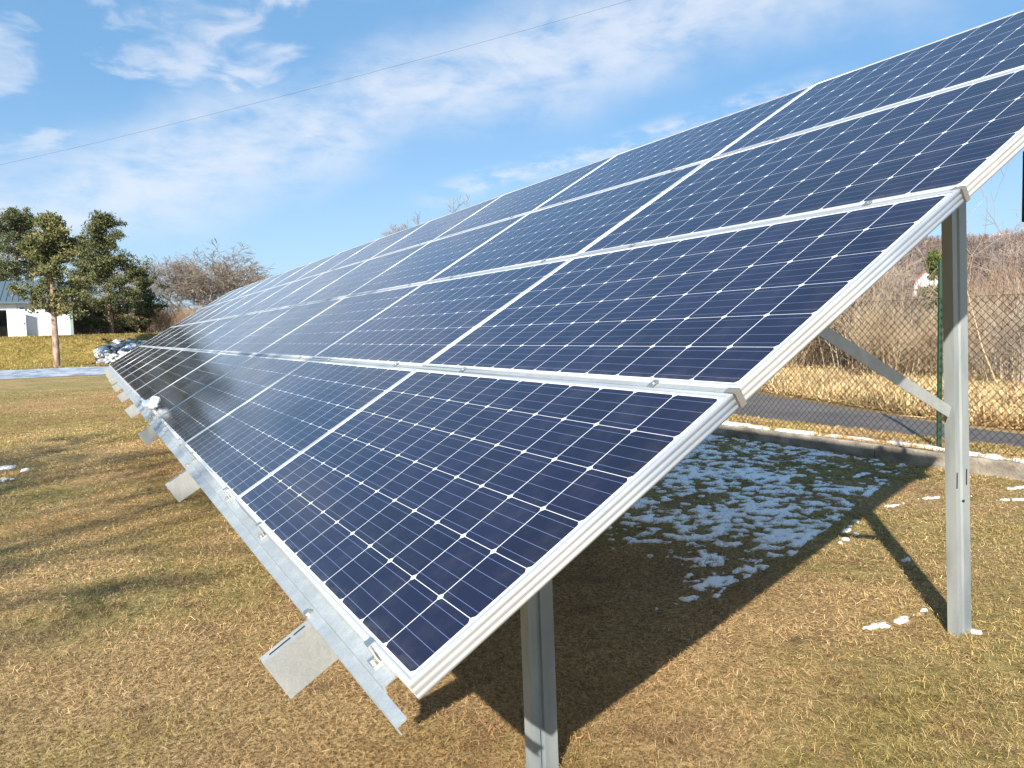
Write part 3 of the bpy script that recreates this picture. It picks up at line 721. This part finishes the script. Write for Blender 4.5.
plant_pine(base50(112, 345, 66), 'dense dark green pine right of the white building', 2, H=9.2, cw=2.9, base=.06, n_limb=86, tufts=40, tone=T2)
plant_pine(base50(140, 340, 72), 'low dark pine at the right edge of the pine group', 3, H=5.8, cw=2.5, base=.06, n_limb=50, tufts=36, tone=T2)
plant_pine(base50(88, 345, 74), 'dark pine filling the gap behind the nearest pine', 4, H=8.5, cw=2.4, base=.08, n_limb=60, tufts=36, tone=T2)
plant_pine(base50(22, 345, 80), 'tall pine behind the grey roof of the building', 5, H=11.2, cw=3.6, base=.2, n_limb=70, tufts=40, tone=T2)
plant_pine(base50(-6, 345, 84), 'bluish pine at the left edge rising behind the roof', 6, H=12.0, cw=3.2, base=.2, n_limb=62, tufts=40, tone=T2)
plant_pine(base50(36, 345, 90), 'loose topped pine peeping left of the nearest pine', 7, H=13.0, cw=2.8, base=.2, n_limb=52, tufts=34, tone=T1)

# ------------------------------------------------------------------ shrubs
def shrub_mesh(seed, H, W, stems, twm, twig=.007, upright=.75, fork=3):
    rg = random.Random(seed); segs = []
    def go(p, d, ln, r, lv):
        n = 3; q = p
        for i in range(n):
            d = (d + Vector((rg.gauss(0, .10), rg.gauss(0, .10), rg.gauss(.03, .06)))).normalized(); e = q + d * ln / n; r2 = max(r * .85, twig); segs.append((*q, *e, r, r2)); q = e; r = r2
            if lv > 0:
                for _ in range(fork if i else 1):
                    ax = d.orthogonal().normalized(); ax.rotate(Matrix.Rotation(rg.uniform(0, 6.28), 3, d)); go(q, (d * upright + ax * rg.uniform(.3, .7)).normalized(), ln * rg.uniform(.35, .6), max(r * .55, twig), lv - 1)
    for i in range(stems):
        az = rg.uniform(0, 6.28); rr_ = rg.random() ** .7 * W * .45
        p = Vector((math.cos(az) * rr_, math.sin(az) * rr_, -.1)); go(p, Vector((math.cos(az) * .35 * rg.random(), math.sin(az) * .35 * rg.random(), 1)).normalized(), H * rg.uniform(.6, 1.), .018 * H / 2, 2)
    V, Fc = tubes(segs, 3); return npmesh('shrub', V, Fc, [twm])
SHR = [('tan', shrub_mesh(1, 2.2, 2.6, 26, TWIGY)), ('reddish brown', shrub_mesh(2, 2.6, 2.8, 24, TWIGR)), ('greyish', shrub_mesh(3, 2.8, 2.6, 20, TWIGG)), ('brown', shrub_mesh(4, 3.0, 3.0, 20, TWIG, fork=3))]
rs = random.Random(77)
def plant_shrub(x, y, kind, s_, label=None, group=None):
    cn, me = SHR[kind]; o = link('shrub', me); o.location = (x, y, float(ground_z(x, y)) - .05); o.rotation_euler = (0, 0, rs.uniform(0, 6.28)); o.scale = (s_, s_, s_ * rs.uniform(.85, 1.15))
    tag(o, label or f'leafless {cn} shrub in the thicket beyond the lane', 'shrub', group or f'{cn} shrubs of the thicket')
for i in range(96):
    dist = 21 + 50 * rs.random() ** 1.1; u = rs.uniform(700, 1075); p = at_d(u, 320, dist)
    kind = 0 if dist < 27 and rs.random() < .7 else rs.choice([0, 1, 1, 0, 2, 3, 1])
    plant_shrub(p[0], p[1], kind, rs.uniform(.38, .62) * (1 + max(0, dist - 28) / 60))
for u, d_, k_, s_ in ((846, 27, 1, .85), (862, 25, 2, .85), (893, 26, 2, .80), (1012, 19, 2, .62), (826, 29, 1, .9), (784, 26, 0, .75), (990, 24, 1, .8)):
    p = at_d(u, 320, d_); plant_shrub(p[0], p[1], k_, s_)
for i in range(52):      # scrub below the bare trees at the far end
    y = rs.uniform(70, 105); u = rs.uniform(100, 235) if i > 8 else rs.uniform(80, 150); p = at_y(u, 335, y); plant_shrub(p[0], p[1], rs.choice([1, 1, 3]), rs.uniform(.45, .85), 'leafless brown scrub under the bare trees past the far end of the array', 'scrub at the far end')
# slender bare trees in the thicket on the right
TH1 = bare_proto(31, 8, TWIGG, levels=4, spread=.34, trunk=.38, kids=2, twig=.007, r0=.05)
TH2 = bare_proto(37, 8, TWIG, levels=4, spread=.38, trunk=.35, kids=2, twig=.007, r0=.05)
plant_tree('slender_tree', *TH1, gpos(962, 310, dist=36), 'slender leafless tree rising just right of the rear post', group='slender trees', sc_=1.02, rz=0)
plant_tree('slender_tree', *TH2, gpos(1016, 310, dist=40), 'slender leafless tree at the right edge of the thicket', group='slender trees', sc_=1.05, rz=1)
plant_tree('slender_tree', *TH1, gpos(985, 310, dist=44), 'pale slender leafless tree midway between its two neighbours', group='slender trees', sc_=.62, rz=2)
plant_tree('slender_tree', *TH2, gpos(875, 310, dist=46), 'slender leafless tree left of the small far house', group='slender trees', sc_=.8, rz=3)
for i in range(16):
    p = at_y(rs.uniform(72, 112), 335, rs.uniform(74, 84)); plant_shrub(p[0], p[1], 3, rs.uniform(.6, .95), 'leafless brown scrub under the bare trees past the far end of the array', 'scrub at the far end')
for i in range(10):
    p = gpos(rs.uniform(780, 1060), 310, dist=rs.uniform(50, 80)); plant_tree('slender_tree', *(TH1 if i % 2 else TH2), p, 'slender leafless tree standing deep in the thicket', group='slender trees deep in the thicket', sc_=rs.uniform(.6, .85), rz=i)
# leaning pale sapling right of the post
q = []; p = Vector(at_d(1003, 345, 17)); p.z = float(ground_z(p.x, p.y)); e = Vector(at_d(958, 256, 17)); mid = p.lerp(e, .45) + Vector((.0, 0, -.25)); pts = [p.lerp(mid, t_ / 5) for t_ in range(6)] + [mid.lerp(e, t_ / 5) for t_ in range(1, 6)]
for i in range(10): q.append((*pts[i], *pts[i + 1], .022 * (1 - i / 13), .022 * (1 - (i + 1) / 13)))
V, Fc = tubes(q, 6); o = link('sapling', npmesh('sapling', V, Fc, [TWIGY], smooth=True)); tag(o, 'pale leaning bare sapling right of the rear post', 'sapling')
# conifers in the thicket
G1 = ((.05, .07, .02), (.10, .13, .035), (.17, .19, .06))
ms = pine(12, H=6.2, cw=1.5, base=.05, n_limb=50, tufts=34, tone=G1)
for u, d_, lb in ((934, 40, 'small yellowish green conifer left of the rear post beside the far house'), (957, 44, 'small yellowish green conifer right of the rear post')):
    p = gpos(u, 300, dist=d_); t_ = empty('conifer', p); t_.scale = (.6, .6, .75); tag(t_, lb, 'tree', 'conifers in the thicket')
    for nm, me in zip(('trunk', 'crown'), ms): link(nm, me, t_)

# wooded ridge: thousands of leafless trees
rn = np.random.default_rng(9); base = []
for i in range(12):
    t_, s_ = grow_bare(100 + i, 9, levels=3, spread=.42, trunk=.34, kids=3, twig=.05, r0=.14); V, Fc = tubes(t_ + s_, 3); base.append((V, Fc))
VV = []; FF = []; CC = []; off = 0
PALF = np.array([(.21, .16, .14), (.25, .18, .15), (.30, .22, .18), (.20, .175, .17), (.32, .27, .23)])  # lightened, greyed tones paint distance haze into the tree colours
for i in range(3300):
    f = rn.random(); dist = 95 + 250 * f ** .6; az = R(30) + rn.random() * R(42); x = CAM[0] + dist * math.sin(az); y = CAM[1] + dist * math.cos(az)
    V, Fc = base[rn.integers(12)]; a = rn.uniform(0, 6.28); s_ = rn.uniform(.55, 1.05); c_, s2 = math.cos(a) * s_, math.sin(a) * s_
    W_ = np.stack([V[:, 0] * c_ - V[:, 1] * s2 + x, V[:, 0] * s2 + V[:, 1] * c_ + y, V[:, 2] * s_ + float(ground_z(x, y))], -1)
    VV.append(W_); FF.append(Fc + off); off += len(V); CC.append(np.repeat((PALF[rn.integers(5)] * rn.uniform(.7, 1.2))[None], len(V), 0))
FOR = tinted('hazed_forest_twigs', .95)
tag(link('woodland', npmesh('woodland', np.concatenate(VV), np.concatenate(FF), [FOR], col=np.concatenate(CC))), 'leafless purplish brown wood covering the ridge behind the field', 'woodland', kind='stuff')

# snow-capped mountain very far off, its distance haze and shading painted as blue-grey
mx = np.linspace(-1, 1, 61); V = []
m, g, b = mat('hazed_snowy_mountain', (.5, .55, .66), .9); g.put(b.inputs['Base Color'], g.mix(g.smooth(g.noise(g.new('ShaderNodeTexCoord').outputs['Object'], .012, 6, .7), .44, .54), (.26, .31, .42), (.62, .66, .74)))
cpos = at_d(986, 240, 5200)
for t_ in np.linspace(-1, 1, 25):
    for x in mx:
        hgt = 590 * max(0, 1 - abs(x) ** 1.3) * max(0, 1 - t_ ** 2) * (.80 + .30 * math.sin(x * 9 + 1) * math.sin(x * 4.2) + .05 * math.sin(x * 31 + t_ * 9))
        V.append((x * 520 * .55 + cpos[0], t_ * 500 - x * 520 * .84 + cpos[1], -60 + hgt))
i = np.arange(len(V)).reshape(25, 61); Fc = np.stack([i[:-1, :-1], i[:-1, 1:], i[1:, 1:], i[1:, :-1]], -1).reshape(-1, 4)
tag(link('mountain', npmesh('mountain', V, Fc, [m], smooth=True)), kind='structure')

# ------------------------------------------------------------------ buildings
WALL = varied('white_render', (.74, .75, .76), (.80, .81, .81), .8, .8)
ROOF, g, b = mat('grey_blue_metal_roof', (.11, .145, .17), .5, .2)
CREAM = varied('cream_render', (.62, .50, .33), (.70, .58, .40), .8, .8); ROOFR = varied('red_roof_tiles', (.30, .10, .06), (.38, .16, .10), 3, .9)
P = at_y(72, 338, 62); bx1 = P[0]; bz = float(ground_z(bx1 - 3, 62)) - .02; bh = 2.38
bl = empty('warehouse', (bx1, 62, bz)); tag(bl, 'white low warehouse with a grey metal roof and an open door', 'building')
q = MB()
dx0, dx1, dh = -5.9, -3.72, 1.92
q.box((-26, 0, 0), (dx0, .2, bh)); q.box((dx1, 0, 0), (0, .2, bh)); q.box((dx0, 0, dh), (dx1, .2, bh)); q.box((-.2, .2, 0), (0, 11, bh)); q.box((-26, 10.8, 0), (-.2, 11, bh)); q.box((-26, .2, 0), (-25.8, 10.8, bh))
q.build('wall', WALL, bl)
q = MB(); q.box((-25.8, .2, -.05), (-.2, 10.8, .02)); q.build('floor', varied('dusty_floor', (.2, .19, .18), (.3, .29, .27)), bl)
q = MB(); q.extrude([(-.35, -.02), (5.5, 1.72), (11.35, -.02), (11.35, .1), (5.5, 1.86), (-.35, .1)], (-26.3, 0, bh + .02), (.12, 0, bh + .02), (0, 1, 0), (0, 0, 1)); rf = q.build('roof', ROOF, bl)
q = MB()
for x in np.arange(-26.2, .1, .35): q.extrude([(-.35, .103), (5.5, 1.863), (5.5, 1.90), (-.35, .14)], (x, 0, bh + .02), (x + .04, 0, bh + .02), (0, 1, 0), (0, 0, 1))
q.build('roof_seam', ROOF, rf)
q = MB(); q.box((-.06, -.03, 0), (.13, -.002, bh)); q.build('corner_trim', varied('green_grey_trim', (.20, .28, .24), (.25, .33, .28)), bl)
dr = MB(); dr.box((0, -.05, .05), (1.25, 0, 1.98)); d_o = dr.build('door', WALL, bl, .01); d_o.location = (dx1 - .02, -.04, 0); d_o.rotation_euler = (0, 0, R(-28))
q = MB(); q.box((1.12, -.10, .95), (1.18, -.05, 1.1)); q.build('handle', DARK, d_o)
q = MB(); q.box((-26.2, -.42, bh + .0), (.15, -.352, bh + .07)); q.build('gutter', ROOF, bl)
q = MB(); q.box((dx0 - .08, -.03, 0), (dx0, -.001, dh + .08)); q.box((dx0, -.03, dh), (dx1, -.001, dh + .08)); q.build('door_frame', ROOF, bl)
q = MB()
for x in np.arange(-25, -.3, 1.15):
    if not dx0 - .1 < x < dx1 + .05: q.box((x, -.006, .05), (x + .03, -.001, bh - .12))
q.build('panel_joint', ROOF, bl)
q = MB(); q.box((-3.0, -.18, 2.02), (-2.75, -.02, 2.12)); q.cyl((-2.72, -.22, 2.0), (-2.6, -.3, 1.95), .05, 8); q.build('lamp', DARK, bl)
q = MB(); q.box((-5.2, 2.2, .05), (-3.9, 3.4, .9)); q.box((-5.0, 2.4, .9), (-4.4, 3.2, 1.25)); tag(q.build('crate', varied('brown_crate', (.12, .09, .07), (.2, .16, .12))), 'dark crate stack standing inside the open warehouse door', 'crate').location = (bx1, 62, bz)
def house(u, dist, wd, dp, h, rh, wm, label, rz, zup=0):
    p = at_d(u, 300, dist); t_ = empty('house', (p[0], p[1], float(ground_z(p[0], p[1])) + zup), (0, 0, rz)); tag(t_, label, 'building')
    q = MB(); q.extrude([(-wd / 2, -2), (wd / 2, -2), (wd / 2, h), (0, h + rh), (-wd / 2, h)], (0, 0, 0), (0, dp, 0), (1, 0, 0), (0, 0, 1)); q.build('wall', wm, t_)
    q = MB(); q.extrude([(-wd / 2 - .4, h - .25), (0, h + rh + .05), (wd / 2 + .4, h - .25), (wd / 2 + .4, h), (0, h + rh + .3), (-wd / 2 - .4, h)], (0, -.3, 0), (0, dp + .3, 0), (1, 0, 0), (0, 0, 1)); q.build('roof', ROOFR, t_)
    for x in (-wd / 4, wd / 4):
        q = MB(); q.box((x - .5, -.05, h * .35), (x + .5, -.003, h * .75)); q.build('window', DARK, t_)
house(915, 92, 3.2, 5, 1.5, 1.2, CREAM, 'small cream far house half hidden by the thicket', R(-55))
house(927, 128, 3.4, 6, 4.6, 1.8, WALL, 'small white gable beyond the cream far house', R(-50), 1.0)

# overhead wire crossing the sky
q = []; A = np.array(CAM) + U(ray(-260, 217)) * 60; B_ = np.array(CAM) + U(ray(1300, -205)) * 34; n = 40; pts = []
for i in range(n + 1):
    t_ = i / n; P = A * (1 - t_) + B_ * t_; P[2] -= 4 * 1.0 * t_ * (1 - t_); pts.append(P)
for i in range(n): q.append((*pts[i], *pts[i + 1], .0042, .0042))
V, Fc = tubes(q, 5); tag(link('overhead_wire', npmesh('overhead_wire', V, Fc, [DARK])), 'thin overhead wire sagging across the sky', 'wire')
